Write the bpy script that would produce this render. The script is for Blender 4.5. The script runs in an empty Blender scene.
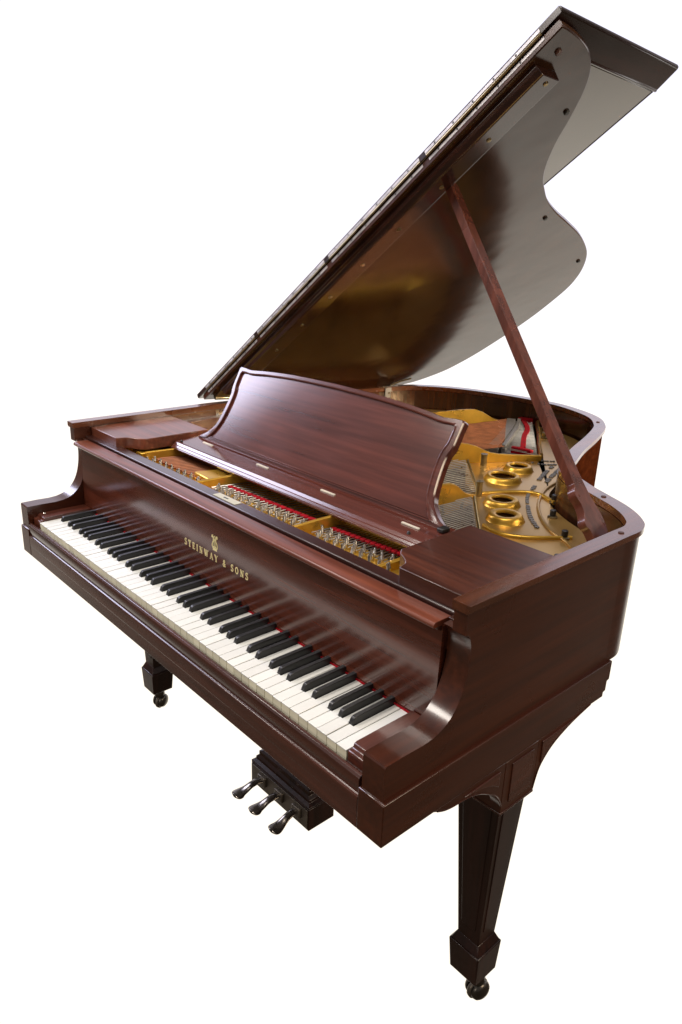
import bpy, bmesh, math, random
from mathutils import Vector, Matrix
random.seed(7)
sc = bpy.context.scene
COL = sc.collection
PI = math.pi

# ------------------------------------------------------------------ helpers
class MB:
    def __init__(self): self.bm = bmesh.new()
    def poly3(self, base, ext):
        """closed prism: base = list of 3-D points, ext = extrusion vector"""
        bm = self.bm; ext = Vector(ext)
        a = [bm.verts.new(Vector(p)) for p in base]
        b = [bm.verts.new(Vector(p) + ext) for p in base]
        n = len(a)
        bm.faces.new(a[::-1]); bm.faces.new(b)
        for i in range(n): bm.faces.new((a[i], a[(i+1) % n], b[(i+1) % n], b[i]))
        return self
    def xy(self, pts, z0, z1): return self.poly3([(x, y, z0) for x, y in pts], (0, 0, z1-z0))
    def yz(self, pts, x0, x1): return self.poly3([(x0, y, z) for y, z in pts], (x1-x0, 0, 0))
    def xz(self, pts, y0, y1): return self.poly3([(x, y0, z) for x, z in pts], (0, y1-y0, 0))
    def box(self, x0, x1, y0, y1, z0, z1): return self.xy([(x0, y0), (x1, y0), (x1, y1), (x0, y1)], z0, z1)
    def loft(self, rings, cap=True, closed=True):
        bm = self.bm
        R = [[bm.verts.new(Vector(p)) for p in r] for r in rings]
        for a, b in zip(R, R[1:]):
            n = len(a)
            for i in range(n if closed else n-1): bm.faces.new((a[i], a[(i+1) % n], b[(i+1) % n], b[i]))
        if cap and closed: bm.faces.new(R[0][::-1]); bm.faces.new(R[-1])
        return self
    def taper(self, c0, s0, z0, c1, s1, z1):
        r = lambda c, s, z: [(c[0]-s[0]/2, c[1]-s[1]/2, z), (c[0]+s[0]/2, c[1]-s[1]/2, z), (c[0]+s[0]/2, c[1]+s[1]/2, z), (c[0]-s[0]/2, c[1]+s[1]/2, z)]
        return self.loft([r(c0, s0, z0), r(c1, s1, z1)])
    def lathe(self, o, axis, prof, seg=20, cap=True):
        """prof = (radius, height) list, round the axis through o"""
        o = Vector(o); ax = Vector(axis).normalized()
        s = ax.orthogonal().normalized(); t = ax.cross(s)
        rings = [[o + ax*h + (s*math.cos(2*PI*k/seg) + t*math.sin(2*PI*k/seg))*max(r, 1e-5) for k in range(seg)] for r, h in prof]
        return self.loft(rings, cap)
    def tube(self, pts, rad, seg=8, flat=None):
        pts = [Vector(p) for p in pts]; rings = []
        if not isinstance(rad, (list, tuple)): rad = [rad]*len(pts)
        for i, p in enumerate(pts):
            d = (pts[min(i+1, len(pts)-1)] - pts[max(i-1, 0)]).normalized()
            s = d.cross(Vector((0, 0, 1)));
            s = s.normalized() if s.length > 1e-4 else Vector((1, 0, 0))
            t = s.cross(d)
            r = rad[i]; rw, rh = (r if isinstance(r, tuple) else (r, r))
            rings.append([p + s*rw*math.cos(2*PI*k/seg) + t*rh*math.sin(2*PI*k/seg) for k in range(seg)])
        return self.loft(rings)
    def wall(self, inner, outer, z0, z1):
        """open strip between two plan polylines of equal length"""
        rings = [[(o[0], o[1], z0), (o[0], o[1], z1), (i[0], i[1], z1), (i[0], i[1], z0)] for i, o in zip(inner, outer)]
        return self.loft(rings)
    def build(self, name, mat, parent=None, bevel=0, seg=2, smooth=False, ang=35):
        bmesh.ops.recalc_face_normals(self.bm, faces=self.bm.faces)
        me = bpy.data.meshes.new(name); self.bm.to_mesh(me); self.bm.free()
        me.materials.append(mat)
        o = bpy.data.objects.new(name, me); COL.objects.link(o)
        if parent: o.parent = parent
        if bevel:
            m = o.modifiers.new('bevel', 'BEVEL'); m.width = bevel; m.segments = seg
            m.limit_method = 'ANGLE'; m.angle_limit = math.radians(ang); m.harden_normals = False
        if smooth or bevel:
            for p in me.polygons: p.use_smooth = True
            me.set_sharp_from_angle(angle=math.radians(ang))
        return o

def union(objs):
    base = objs[0]
    for o in objs[1:]: boolean(base, o, 'UNION')
    return base
def boolean(base, cutter, op):
    m = base.modifiers.new('b', 'BOOLEAN'); m.operation = op; m.solver = 'EXACT'; m.object = cutter
    bpy.context.view_layer.update()
    dg = bpy.context.evaluated_depsgraph_get()
    me = bpy.data.meshes.new_from_object(base.evaluated_get(dg))
    base.modifiers.remove(m); base.data = me
    bpy.data.objects.remove(cutter)
def finish(o, name, parent, bevel=0, ang=35):
    o.name = name; o.data.name = name; o.parent = parent
    if bevel:
        m = o.modifiers.new('bevel', 'BEVEL'); m.width = bevel; m.segments = 2; m.limit_method = 'ANGLE'; m.angle_limit = math.radians(ang)
    for p in o.data.polygons: p.use_smooth = True
    o.data.set_sharp_from_angle(angle=math.radians(ang))
    return o

def catmull(pts, n=6, closed=False):
    out = []; N = len(pts)
    rng = range(N if closed else N-1)
    for i in rng:
        g = lambda k: pts[k % N] if closed else pts[min(max(k, 0), N-1)]
        p0, p1, p2, p3 = g(i-1), g(i), g(i+1), g(i+2)
        for j in range(n):
            t = j/n
            out.append(tuple(0.5*((2*b)+(-a+c)*t+(2*a-5*b+4*c-d)*t*t+(-a+3*b-3*c+d)*t**3) for a, b, c, d in zip(p0, p1, p2, p3)))
    if not closed: out.append(tuple(pts[-1]))
    return out
def offset(path, d):
    out = []
    for i, p in enumerate(path):
        a = path[max(i-1, 0)]; b = path[min(i+1, len(path)-1)]
        tx, ty = b[0]-a[0], b[1]-a[1]; l = math.hypot(tx, ty) or 1
        out.append((p[0]-ty/l*d, p[1]+tx/l*d))
    return out

# ------------------------------------------------------------------ materials
def newmat(name):
    m = bpy.data.materials.new(name); m.use_nodes = True
    nt = m.node_tree; b = nt.nodes['Principled BSDF']
    return m, nt, b
def wood(name, axis, dark, mid, light, rough=.24, coat=.5, spec=.5, fine=1.0, seed=0, wave=(7, .05, .003)):
    m, nt, b = newmat(name); N = nt.nodes; L = nt.links
    tc = N.new('ShaderNodeTexCoord'); mp = N.new('ShaderNodeMapping')
    mp.inputs['Scale'].default_value = tuple(1.6 if i == axis else 26.0 for i in range(3))
    mp.inputs['Location'].default_value = (seed*1.7, seed*.9, seed*2.3)
    L.new(tc.outputs['Object'], mp.inputs['Vector'])
    n1 = N.new('ShaderNodeTexNoise'); n1.inputs['Scale'].default_value = 1.0; n1.inputs['Detail'].default_value = 5; n1.inputs['Roughness'].default_value = .6
    n1.inputs['Distortion'].default_value = .6
    L.new(mp.outputs[0], n1.inputs['Vector'])
    mp2 = N.new('ShaderNodeMapping'); mp2.inputs['Scale'].default_value = tuple(4.0 if i == axis else 95.0 for i in range(3))
    L.new(tc.outputs['Object'], mp2.inputs['Vector'])
    n2 = N.new('ShaderNodeTexNoise'); n2.inputs['Scale'].default_value = 1.0; n2.inputs['Detail'].default_value = 2
    L.new(mp2.outputs[0], n2.inputs['Vector'])
    r = N.new('ShaderNodeValToRGB'); e = r.color_ramp.elements
    e[0].position = .3; e[0].color = (*dark, 1); e[1].position = .72; e[1].color = (*light, 1)
    k = e.new(.5); k.color = (*mid, 1)
    L.new(n1.outputs['Fac'], r.inputs['Fac'])
    r2 = N.new('ShaderNodeMapRange'); r2.inputs['From Min'].default_value = .35; r2.inputs['From Max'].default_value = .65
    r2.inputs['To Min'].default_value = 1-.22*fine; r2.inputs['To Max'].default_value = 1+.14*fine
    L.new(n2.outputs['Fac'], r2.inputs['Value'])
    mx = N.new('ShaderNodeVectorMath'); mx.operation = 'SCALE'
    L.new(r.outputs['Color'], mx.inputs[0]); L.new(r2.outputs[0], mx.inputs['Scale'])
    L.new(mx.outputs[0], b.inputs['Base Color'])
    n3 = N.new('ShaderNodeTexNoise'); n3.inputs['Scale'].default_value = wave[0]; n3.inputs['Detail'].default_value = 4
    L.new(tc.outputs['Object'], n3.inputs['Vector'])
    r3 = N.new('ShaderNodeMapRange'); r3.inputs['To Min'].default_value = rough*.75; r3.inputs['To Max'].default_value = rough*1.35
    L.new(n3.outputs['Fac'], r3.inputs['Value']); L.new(r3.outputs[0], b.inputs['Roughness'])
    b.inputs['Specular IOR Level'].default_value = spec
    b.inputs['Coat Weight'].default_value = coat; b.inputs['Coat Roughness'].default_value = .12
    bp = N.new('ShaderNodeBump'); bp.inputs['Strength'].default_value = wave[1]; bp.inputs['Distance'].default_value = wave[2]
    L.new(n3.outputs['Fac'], bp.inputs['Height']); L.new(bp.outputs[0], b.inputs['Normal'])
    return m
def plain(name, col, rough=.4, metal=0, coat=0, var=.12, scale=30, spec=.5, bump=0):
    m, nt, b = newmat(name); N = nt.nodes; L = nt.links
    tc = N.new('ShaderNodeTexCoord'); n = N.new('ShaderNodeTexNoise'); n.inputs['Scale'].default_value = scale; n.inputs['Detail'].default_value = 4
    L.new(tc.outputs['Object'], n.inputs['Vector'])
    r = N.new('ShaderNodeValToRGB'); e = r.color_ramp.elements
    e[0].position = .3; e[0].color = (*[c*(1-var) for c in col], 1); e[1].position = .7; e[1].color = (*[min(1, c*(1+var)) for c in col], 1)
    L.new(n.outputs['Fac'], r.inputs['Fac']); L.new(r.outputs['Color'], b.inputs['Base Color'])
    rr = N.new('ShaderNodeMapRange'); rr.inputs['To Min'].default_value = rough*.7; rr.inputs['To Max'].default_value = min(1, rough*1.3)
    L.new(n.outputs['Fac'], rr.inputs['Value']); L.new(rr.outputs[0], b.inputs['Roughness'])
    b.inputs['Metallic'].default_value = metal; b.inputs['Coat Weight'].default_value = coat; b.inputs['Specular IOR Level'].default_value = spec
    if bump:
        bp = N.new('ShaderNodeBump'); bp.inputs['Strength'].default_value = bump; bp.inputs['Distance'].default_value = .001
        L.new(n.outputs['Fac'], bp.inputs['Height']); L.new(bp.outputs[0], b.inputs['Normal'])
    return m

D, M_, Lt = (.022, .0055, .0024), (.046, .0105, .0040), (.080, .019, .007)
W_X = wood('mahogany_along_width', 0, D, M_, Lt)
W_Y = wood('mahogany_along_depth', 1, D, M_, Lt)
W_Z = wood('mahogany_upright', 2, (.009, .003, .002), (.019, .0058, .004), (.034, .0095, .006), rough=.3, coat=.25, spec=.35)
W_RIM = wood('mahogany_case_side', 1, (.038, .0088, .0029), (.050, .0115, .0037), (.068, .0155, .0048), rough=.28, coat=.12, spec=.32)
W_RED = wood('mahogany_red_width', 0, (.075, .018, .009), (.14, .034, .016), (.21, .055, .025), rough=.3, coat=.35)
W_REDY = wood('mahogany_red_depth', 1, (.045, .012, .007), (.085, .022, .012), (.13, .034, .017), rough=.3, coat=.35)
W_DESK = wood('mahogany_desk_panel', 0, (.070, .019, .013), (.095, .026, .018), (.125, .034, .022), rough=.15, coat=.5)
def fade_gloss(m):
    nt = m.node_tree; N = nt.nodes; L = nt.links; b = N['Principled BSDF']
    g = N.new('ShaderNodeTexCoord'); x = N.new('ShaderNodeSeparateXYZ'); L.new(g.outputs['Object'], x.inputs[0])
    for k, (a, c) in {'Coat Weight': (.40, 0), 'Specular IOR Level': (.45, 0)}.items():
        r = N.new('ShaderNodeMapRange'); r.inputs['From Min'].default_value = .55; r.inputs['From Max'].default_value = .72
        r.inputs['To Min'].default_value = a; r.inputs['To Max'].default_value = c
        L.new(x.outputs[1], r.inputs['Value']); L.new(r.outputs[0], b.inputs[k])
fade_gloss(W_RIM)
W_LID = wood('mahogany_lid', 0, (.026, .0095, .0035), (.038, .014, .0045), (.054, .020, .006), rough=.16, coat=.08, spec=.56, fine=.3, wave=(1.6, .30, .03))
W_REDX = wood('mahogany_shelf', 0, (.09, .026, .014), (.15, .043, .022), (.21, .062, .032), rough=.32, coat=.25)
W_BR = wood('mahogany_brown_shelf', 0, (.035, .010, .006), (.060, .017, .009), (.10, .028, .014), rough=.3, coat=.3)
W_TAN = wood('warm_inner_veneer', 1, (.06, .018, .006), (.11, .035, .010), (.17, .06, .018), rough=.25)
IVORY = plain('ivory', (.78, .785, .73), .3, coat=.3, var=.04, scale=14)
IVORYF = plain('ivory_fronts', (.80, .77, .56), .35, coat=.2, var=.06, scale=14)
def per_key(m, a=.94, c=1.03):
    nt = m.node_tree; N = nt.nodes; L = nt.links; b = N['Principled BSDF']
    src = b.inputs['Base Color'].links[0].from_socket
    oi = N.new('ShaderNodeObjectInfo'); r = N.new('ShaderNodeMapRange'); r.inputs['To Min'].default_value = a; r.inputs['To Max'].default_value = c
    L.new(oi.outputs['Random'], r.inputs['Value']); v = N.new('ShaderNodeVectorMath'); v.operation = 'SCALE'
    L.new(src, v.inputs[0]); L.new(r.outputs[0], v.inputs['Scale']); L.new(v.outputs[0], b.inputs['Base Color'])
per_key(IVORY); per_key(IVORYF, .86, 1.05)
EBONY = plain('ebony', (.009, .009, .009), .42, coat=.1, var=.3)
GOLD = plain('gilded_iron', (.66, .38, .05), .3, metal=.7, var=.14, scale=22, bump=.05)
GOLDP = plain('gilded_iron_plate', (.50, .31, .095), .30, metal=.7, var=.12, scale=9, bump=.05)
GILT = plain('gilt_inlay', (.95, .83, .42), .45, metal=.2, var=.1)
CAST = plain('caster_metal', (.11, .10, .085), .3, metal=.9, var=.3, scale=50)
BRASS = plain('aged_brass', (.30, .24, .13), .3, metal=.9, var=.3)
NICKEL = plain('nickel', (.80, .78, .72), .22, metal=1, var=.1)
STEEL = plain('hinge_steel', (.50, .48, .49), .5, metal=.35, var=.35, scale=40)
DKMET = plain('dark_bronze', (.15, .13, .105), .42, metal=.7, var=.2, scale=25)
RED = plain('red_felt', (.30, .006, .012), .95, var=.25, scale=80, spec=.1)
BLACK = plain('black_iron', (.012, .011, .010), .4, var=.3)
COPPER = plain('copper_wound', (.24, .085, .035), .42, metal=.5, var=.3, scale=35)
STRING = plain('string_steel', (.80, .76, .66), .3, metal=1, var=.2)
SPRUCE = wood('soundboard_spruce', 1, (.06, .028, .012), (.10, .048, .02), (.15, .075, .03), rough=.45, coat=.1)
GREY = plain('bridge_grey', (.16, .15, .14), .5, var=.3)
PLAQ = plain('paper_plaque', (.52, .50, .40), .5, var=.05)
RUBBER = plain('dark_hole', (.004, .004, .004), .8, var=.1, spec=.1)

# ------------------------------------------------------------------ the piano
piano = bpy.data.objects.new('grand_piano', None); COL.objects.link(piano)
piano.empty_display_size = .2
piano['label'] = 'reddish brown mahogany grand piano with raised lid, open keyboard and gold iron plate inside'
piano['category'] = 'grand piano'
P = piano
W = .7075; ZR = 1.0015; ZS = .7315; ZB = .6545

# ---- case rim ---------------------------------------------------------------
WB = W - .0025
right = catmull([(W, .60), (W, .64), (.700, .668), (.687, .691), (.657, .724), (.615, .756), (.555, .789), (.491, .824), (.424, .874), (.382, .933), (.360, .985),
                 (.318, 1.09), (.273, 1.227), (.229, 1.344), (.200, 1.401), (.143, 1.475), (.074, 1.523), (-.021, 1.562), (-.094, 1.575), (-.230, 1.572),
                 (-.377, 1.541), (-.480, 1.500), (-.560, 1.440), (-.605, 1.370), (-.640, 1.250), (-.655, 1.12), (-.672, .98), (-.692, .80), (-W, .60)], 5)
outer_b = offset(right, .0025); inner_b = offset(right, .028)
outer_c = offset(right, -.0035); inner_c = offset(right, .0300)
arm = [(-.0125, ZS), (-.0125, .791), (-.0105, .794), (.03, .7945), (.065, .7935)] + \
      catmull([(.085, .795), (.104, .800), (.124, .812), (.139, .829), (.150, .852), (.157, .880), (.160, .910), (.159, .928), (.154, .943), (.145, .952)], 3) + [(.135, .9535), (.2, .9535), (.2, ZS)]
arm = [p for p in arm if p != (.135, .9535)]
parts = [MB().wall(inner_b, outer_b, ZS, .9865).build('rim', W_RIM)]
for s in (1, -1):
    xs = lambda a, b: (min(s*a, s*b), max(s*a, s*b))
    parts.append(MB().yz(arm, *xs(.660, WB)).build('p', W_RIM))
    x0, x1 = xs(W-.028, WB)
    parts.append(MB().box(x0, x1, .143, .2005, .95, .9865).build('p', W_RIM))
    parts.append(MB().box(x0, x1, .1995, .6005, ZS, .9865).build('p', W_RIM))
rim = finish(union(parts), 'rim', P, .0022, 30)
cap = MB()
co = [(W+.0035, .1395)] + outer_c + [(-W-.0035, .1395)]
ci = [(W-.030, .1395)] + inner_c + [(-W+.030, .1395)]
# top moulding with a small cove under it
prof = lambda o, i: [(o[0], o[1], .9905), (o[0], o[1], 1.0000), (o[0]*.9985+i[0]*.0015, o[1], ZR), (i[0], i[1], ZR), (i[0], i[1], .9868), (o[0]*.88+i[0]*.12, o[1]*.88+i[1]*.12, .9868)]
cap.loft([prof(o, i) for o, i in zip(co, ci)])
rim_cap = cap.build('rim_moulding', wood('mahogany_cap', 1, (.045, .014, .006), (.10, .028, .010), (.17, .052, .016), rough=.25, coat=.6), rim, smooth=True, ang=40)
# thin lighter inner veneer lining
lin_o = offset(right, .0285); lin_i = offset(right, .031)
MB().wall(lin_i, lin_o, .86, .985).build('inner_veneer', wood('dark_inner_veneer', 2, (.020, .006, .003), (.045, .014, .005), (.09, .03, .010), rough=.22, coat=.6), rim, smooth=True)
for s in (1, -1):
    x = s*(W-.0285)
    MB().box(min(x, x-s*.0025), max(x, x-s*.0025), .206, .60, .86, .985).build('inner_veneer', W_TAN, rim)
# little rubber bumpers let into the rim top
for (x, y) in ((.693, .60), (.560, .770), (.165, 1.425)):
    MB().lathe((x, y, ZR), (0, 0, 1), [(.0055, -.001), (.0055, .0015), (.004, .002)], 12).build('lid_bumper', plain('bumper_brown', (.06, .02, .012), .5), rim)
MB().lathe((-.6765, .52, .962), (1, 0, 0), [(.004, -.002), (.004, .004)], 10).build('screw', NICKEL, rim)

# ---- key bed, apron ---------------------------------------------------------
WA = W + .0028; YF = -.0165
bed = MB()
bed.box(-.69, .69, .031, .59, .662, .7305)
key_bed = bed.build('key_bed', W_X, P)
for s in (1, -1):
    a = MB()
    pr = [(YF, ZB), (YF, ZS-.002), (YF+.002, ZS), (.619, ZS), (.621, ZS-.002), (.621, .689), (.613, .687), (.613, .666), (.605, .664), (.605, ZB)]
    x0, x1 = sorted((s*.6562, s*WA))
    a.yz([p for p in pr], x0 if s > 0 else x0, x1)
    a.build('side_apron', W_RIM, P, bevel=.002)
ks = MB()
prof_ks = [(.031, ZB), (.031, .742), (-.0015, .742), (-.0035, .7470), (-.0070, .7490), (-.0110, .7480), (-.0140, .7445), (-.0150, .740), (-.0142, .7260), (-.0125, .7195), (-.0120, .7155), (-.0148, .7145), (-.0163, .7120), (-.0165, .7090), (-.0165, .6850), (-.0159, .6845), (-.0159, ZB)]
ks.yz(prof_ks, -.6558, .6558)
ks.build('key_slip', wood('mahogany_keyslip', 0, (.030, .010, .007), (.052, .016, .010), (.080, .024, .014), rough=.25, coat=.6), P, bevel=.0007, ang=25)

# ---- keys -------------------------------------------------------------------
kb = MB().box(-.611, .611, .004, .16, .7308, .7410).build('keyboard', plain('key_frame_wood', (.30, .2, .1), .6), P)
KW = 1.222/52; ZK = .762
black_at = {1}
for k in range(7): black_at |= {3+7*k, 4+7*k, 6+7*k, 7+7*k, 8+7*k}
black_at = {b for b in black_at if b < 52}
def boff(b):
    if b == 1: return .0018
    m = (b-3) % 7
    return {0: -.0022, 1: .0022, 3: -.0028, 4: 0, 5: .0028}[m]
for i in range(52):
    x0 = -.611 + KW*i + .00075; x1 = -.611 + KW*(i+1) - .00075
    lf = i in black_at; rt = (i+1) in black_at
    xl = -.611 + KW*i + boff(i) + .0066 if lf else x0
    xr = -.611 + KW*(i+1) + boff(i+1) - .0066 if rt else x1
    dz = random.uniform(-.00055, .00055); dy_ = random.uniform(-.0005, .0004)
    pts = [(x0, dy_), (x1, dy_), (x1, .049), (xr, .049), (xr, .158), (xl, .158), (xl, .049), (x0, .049)]
    q = []
    for p in pts:
        if not q or (abs(p[0]-q[-1][0])+abs(p[1]-q[-1][1])) > 1e-6: q.append(p)
    o = MB().xy(q, .7595+dz, ZK+dz).build('white_key', IVORY, kb, bevel=.0006)
    MB().box(x0, x1, .0008, .0035, .7425, .7592+dz).build('key_front', IVORYF, o)
for b in sorted(black_at):
    c = -.611 + KW*b + boff(b); j = random.uniform(-.0004, .0004)
    r = lambda y, z, w: (y, z, w)
    h = MB()
    zt = .7745 + j
    ring = lambda w0, w1, y, z0, z1: [(c-w0, y, z0), (c+w0, y, z0), (c+w1, y, z1), (c-w1, y, z1)]
    h.loft([ring(.0056, .0040, .0490, .7600, .7645), ring(.0057, .0042, .0515, .7500, .7705), ring(.0057, .0043, .0550, .7500, zt-.0006), ring(.0057, .0044, .060, .7500, zt), ring(.0057, .0045, .150, .7500, zt)])
    h.build('black_key', EBONY, kb, bevel=.0010, seg=3)
MB().box(-.612, .612, .1425, .1450, .7622, .7648).build('key_felt', RED, kb)
for b in range(0, 53):  # slips of the red cloth between the keys
    pass

# ---- cheek blocks -----------------------------------------------------------
for s in (1, -1):
    c = MB()
    x0, x1 = sorted((s*.6125, s*.6592))
    c.yz([(.001, .732), (.001, .7600), (.003, .7625), (.010, .7630), (.0125, .7660), (.0135, .7695), (.019, .7715), (.1445, .7715), (.1445, .732)], x0, x1)
    cb = c.build('cheek_block', W_REDY, P, bevel=.0014, ang=25)
    MB().lathe((s*.648, .028, .7710), (0, 0, 1), [(.0042, 0), (.0042, .0015), (.0025, .003)], 12).build('screw', NICKEL, cb)

# ---- fallboard --------------------------------------------------------------
fb = MB()
fb.yz([(.1455, .7655), (.1452, .768), (.1495, .9445), (.171, .9445), (.171, .7665)], -.6565, .6565)
fall = fb.build('fallboard', wood('mahogany_fallboard', 0, (.048, .012, .006), (.080, .019, .0095), (.115, .029, .014), rough=.2, coat=.5), P, smooth=True, ang=30)
lip = MB().yz([(.1300, .9450), (.1285, .9475), (.1285, .9510), (.1305, .9540), (.1335, .9550), (.1690, .9550), (.1690, .9450)], -.655, .655)
lip.build('fallboard_lip', W_RED, fall, bevel=.0008, ang=25)
MB().yz([(.1395, .9400), (.1395, .9447), (.1494, .9447), (.1494, .9350)], -.655, .655).build('lip_moulding', W_X, fall, bevel=.001)

# ---- writing on the fallboard: serif letters cut from gilt ------------------
def glyph(ch):
    # strokes in a unit cell (x 0..w, z 0..1): (points, thickness)
    T, t = .17, .075
    def sf(x, z, w=.3): return ([(x-w/2, z), (x+w/2, z)], t)
    def arc(cx, cz, rx, rz, a0, a1, n=10): return [(cx+rx*math.cos(math.radians(a0+(a1-a0)*k/n)), cz+rz*math.sin(math.radians(a0+(a1-a0)*k/n))) for k in range(n+1)]
    g = {
     'S': (.55, [(arc(.27, .73, .20, .23, 40, 200, 8)+arc(.27, .27, .22, .23, 80, -20, 6)+arc(.27, .27, .22, .23, -20, -150, 7), .13), ([(.46, .98), (.46, .74)], t), ([(.04, .26), (.04, .02)], t)]),
     'T': (.70, [([(.35, .03), (.35, .97)], T), ([(.03, .96), (.67, .96)], t), ([(.04, .98), (.04, .74)], t), ([(.66, .98), (.66, .74)], t), sf(.35, .035, .34)]),
     'E': (.62, [([(.16, .03), (.16, .97)], T), ([(.04, .96), (.55, .96)], t), ([(.04, .04), (.58, .04)], t), ([(.2, .51), (.42, .51)], t), ([(.54, .97), (.54, .76)], t), ([(.57, .03), (.57, .27)], t), ([(.42, .62), (.42, .40)], t)]),
     'I': (.36, [([(.18, .03), (.18, .97)], T), sf(.18, .96), sf(.18, .04)]),
     'N': (.78, [([(.14, .03), (.14, .97)], t), ([(.12, .97), (.64, .03)], T), ([(.64, .03), (.64, .97)], t), sf(.12, .96, .22), sf(.14, .04, .26), sf(.64, .96, .26)]),
     'W': (1.05, [([(.10, .97), (.33, .03)], T), ([(.33, .03), (.53, .90)], t), ([(.50, .90), (.73, .03)], T), ([(.73, .03), (.95, .97)], t), sf(.10, .96, .26), sf(.95, .96, .22), sf(.52, .94, .2)]),
     'A': (.76, [([(.08, .03), (.38, .97)], t), ([(.38, .97), (.66, .03)], T), ([(.20, .33), (.54, .33)], t), sf(.08, .04, .22), sf(.66, .04, .28)]),
     'Y': (.72, [([(.08, .97), (.36, .47)], T), ([(.36, .47), (.64, .97)], t), ([(.36, .50), (.36, .03)], T), sf(.08, .96, .26), sf(.64, .96, .22), sf(.36, .04)]),
     '&': (.66, [(arc(.32, .76, .15, .19, -60, 240, 12), .10), (arc(.28, .27, .22, .24, 110, 350, 12), .12), ([(.24, .56), (.60, .04)], .13), ([(.50, .28), (.58, .48)], t)]),
     'O': (.74, [(arc(.36, .5, .29, .44, 0, 360, 20), .13)]),
     ' ': (.42, []),
    }
    return g[ch]
def stroke(mb, pts, th, y, thick=.0004):
    for a, b in zip(pts, pts[1:]):
        dx, dz = b[0]-a[0], b[1]-a[1]; l = math.hypot(dx, dz) or 1e-6
        nx, nz = -dz/l*th/2, dx/l*th/2; ex, ez = dx/l*th*.12, dz/l*th*.12
        y_ = y - random.uniform(0, .00008)
        mb.xz([(a[0]+nx-ex, a[1]+nz-ez), (b[0]+nx+ex, b[1]+nz+ez), (b[0]-nx+ex, b[1]-nz+ez), (a[0]-nx-ex, a[1]-nz-ez)], y_-thick, y_+.0007)
text = 'STEINWAY & SONS'; hgt = .0155
tot = sum(glyph(c)[0]+.45 for c in text) - .45
xs0, xs1 = -.107, .143; ksc = (xs1-xs0)/tot
tm = MB(); x = xs0
for ch in text:
    w, st = glyph(ch)
    if not st:
        x += (w+.45)*ksc; continue
    tm = MB()
    for pts, th in st: stroke(tm, [(x+px*ksc, .8300+pz*hgt) for px, pz in pts], th*ksc*1.0, .1467)
    tm.build('gilt_letter', GILT, fall)
    x += (w+.45)*ksc
ly = MB(); lx, lz, lh = .0185, .8555, .034
def lyr(pts, th): stroke(ly, [(lx+px*lh, lz+pz*lh) for px, pz in pts], th*lh, .1474)
for s in (1, -1):
    lyr([(s*a, b) for a, b in catmull([(.04, .10), (.20, .12), (.30, .28), (.24, .48), (.13, .64), (.14, .80), (.24, .90), (.30, .84)], 4)], .085)
    lyr([(s*a, b) for a, b in catmull([(.30, .84), (.30, .95), (.20, .98)], 4)], .06)
    lyr([(s*.10, .16), (s*.10, .70)], .035)
    lyr([(s*.18, .02), (s*.02, .10)], .07)
lyr([(-.18, .70), (.18, .70)], .06); lyr([(0, .12), (0, .82)], .035); lyr([(-.22, .01), (.22, .01)], .07)
lyr([(-.18, .22), (.18, .22)], .06); lyr([(-.1, .86), (0, .98), (.1, .86)], .05)
ly.build('lyre_emblem', GILT, fall)

# ---- rail behind the fallboard ----------------------------------------------
rail = MB().yz([(.1735, .90), (.1735, .9585), (.1755, .9610), (.2020, .9610), (.2040, .9590), (.2040, .90)], -.678, .678)
rail = rail.build('music_rail', wood('mahogany_rail', 0, (.022, .008, .006), (.038, .012, .009), (.055, .018, .012), rough=.28, coat=.5), P, bevel=.0012, ang=30)
for s in (1, -1):
    x0, x1 = sorted((s*.6560, s*.6785))
    MB().box(x0, x1, .1610, .1734, .9, .9560).build('rail_end_block', W_Y, rail, bevel=.001)
pq = MB().box(-.036, .048, .1800, .1985, .9611, .9622).build('paper_plaque', PLAQ, rail)
MB().box(-.006, .010, .187, .191, .9622, .9626).build('plaque_stamp', BLACK, pq)

# ---- side blocks under the music desk ---------------------------------------
for s in (1, -1):
    zt = .990 if s > 0 else .984; dx = 0 if s > 0 else .006; dy = 0 if s > 0 else .014
    nb = catmull([(.530, .180), (.524, .200), (.506, .215), (.490, .224), (.479, .238)], 4)
    pts = [(.6780, .178), (.532, .178)] + nb[1:] + [(.478, .245), (.478, .428), (.480, .430), (.6780, .430)]
    MB().xy([(s*x+dx*(x < .6), y+dy) for x, y in pts], zt-.030, zt).build('desk_shelf', W_REDX if s < 0 else W_BR, P, bevel=.0016, ang=40)
    x0, x1 = sorted((s*.650, s*.6779))
    MB().box(x0, x1, .432, .62, .925, .966).build('shelf_runner', W_REDY, P, bevel=.002)

# ---- music desk -------------------------------------------------------------
O_ = Vector((0, .40, .98)); U = Vector((1, 0, 0)); V = Vector((0, .10, .185)).normalized(); NN = U.cross(V)  # NN faces the player
def dk(u, v, off=0): return O_ + U*u + V*v + NN*off
ledge = MB().yz([(.3150, .9530), (.3140, .9570), (.3155, .9590), (.3172, .9592), (.3215, .9640), (.3235, .9642), (.3290, .9700), (.3320, .9712), (.4180, .9760), (.4180, .9530)], -.4550, .4550)
desk = ledge.build('music_desk', W_DESK, P, bevel=.0005, ang=15)
half = [(.4480, -.006), (.4380, .0015), (.4180, .012), (.4010, .028), (.3900, .044), (.3835, .075), (.3800, .111), (.3805, .137), (.3850, .1480), (.3860, .158), (.3860, .173), (.3865, .208), (.3830, .2115)]
top = [(.352, .2110), (.338, .2085), (.263, .216), (.150, .2225), (0, .2250)]
def smooth_half():
    return catmull(half[:8], 3) + half[8:] + catmull(top, 4)
hp = smooth_half()
outl = hp + [(-a, b) for a, b in hp[::-1][1:]]
back = MB().poly3([dk(a, b, -.016) for a, b in outl], NN*.016)
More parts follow.
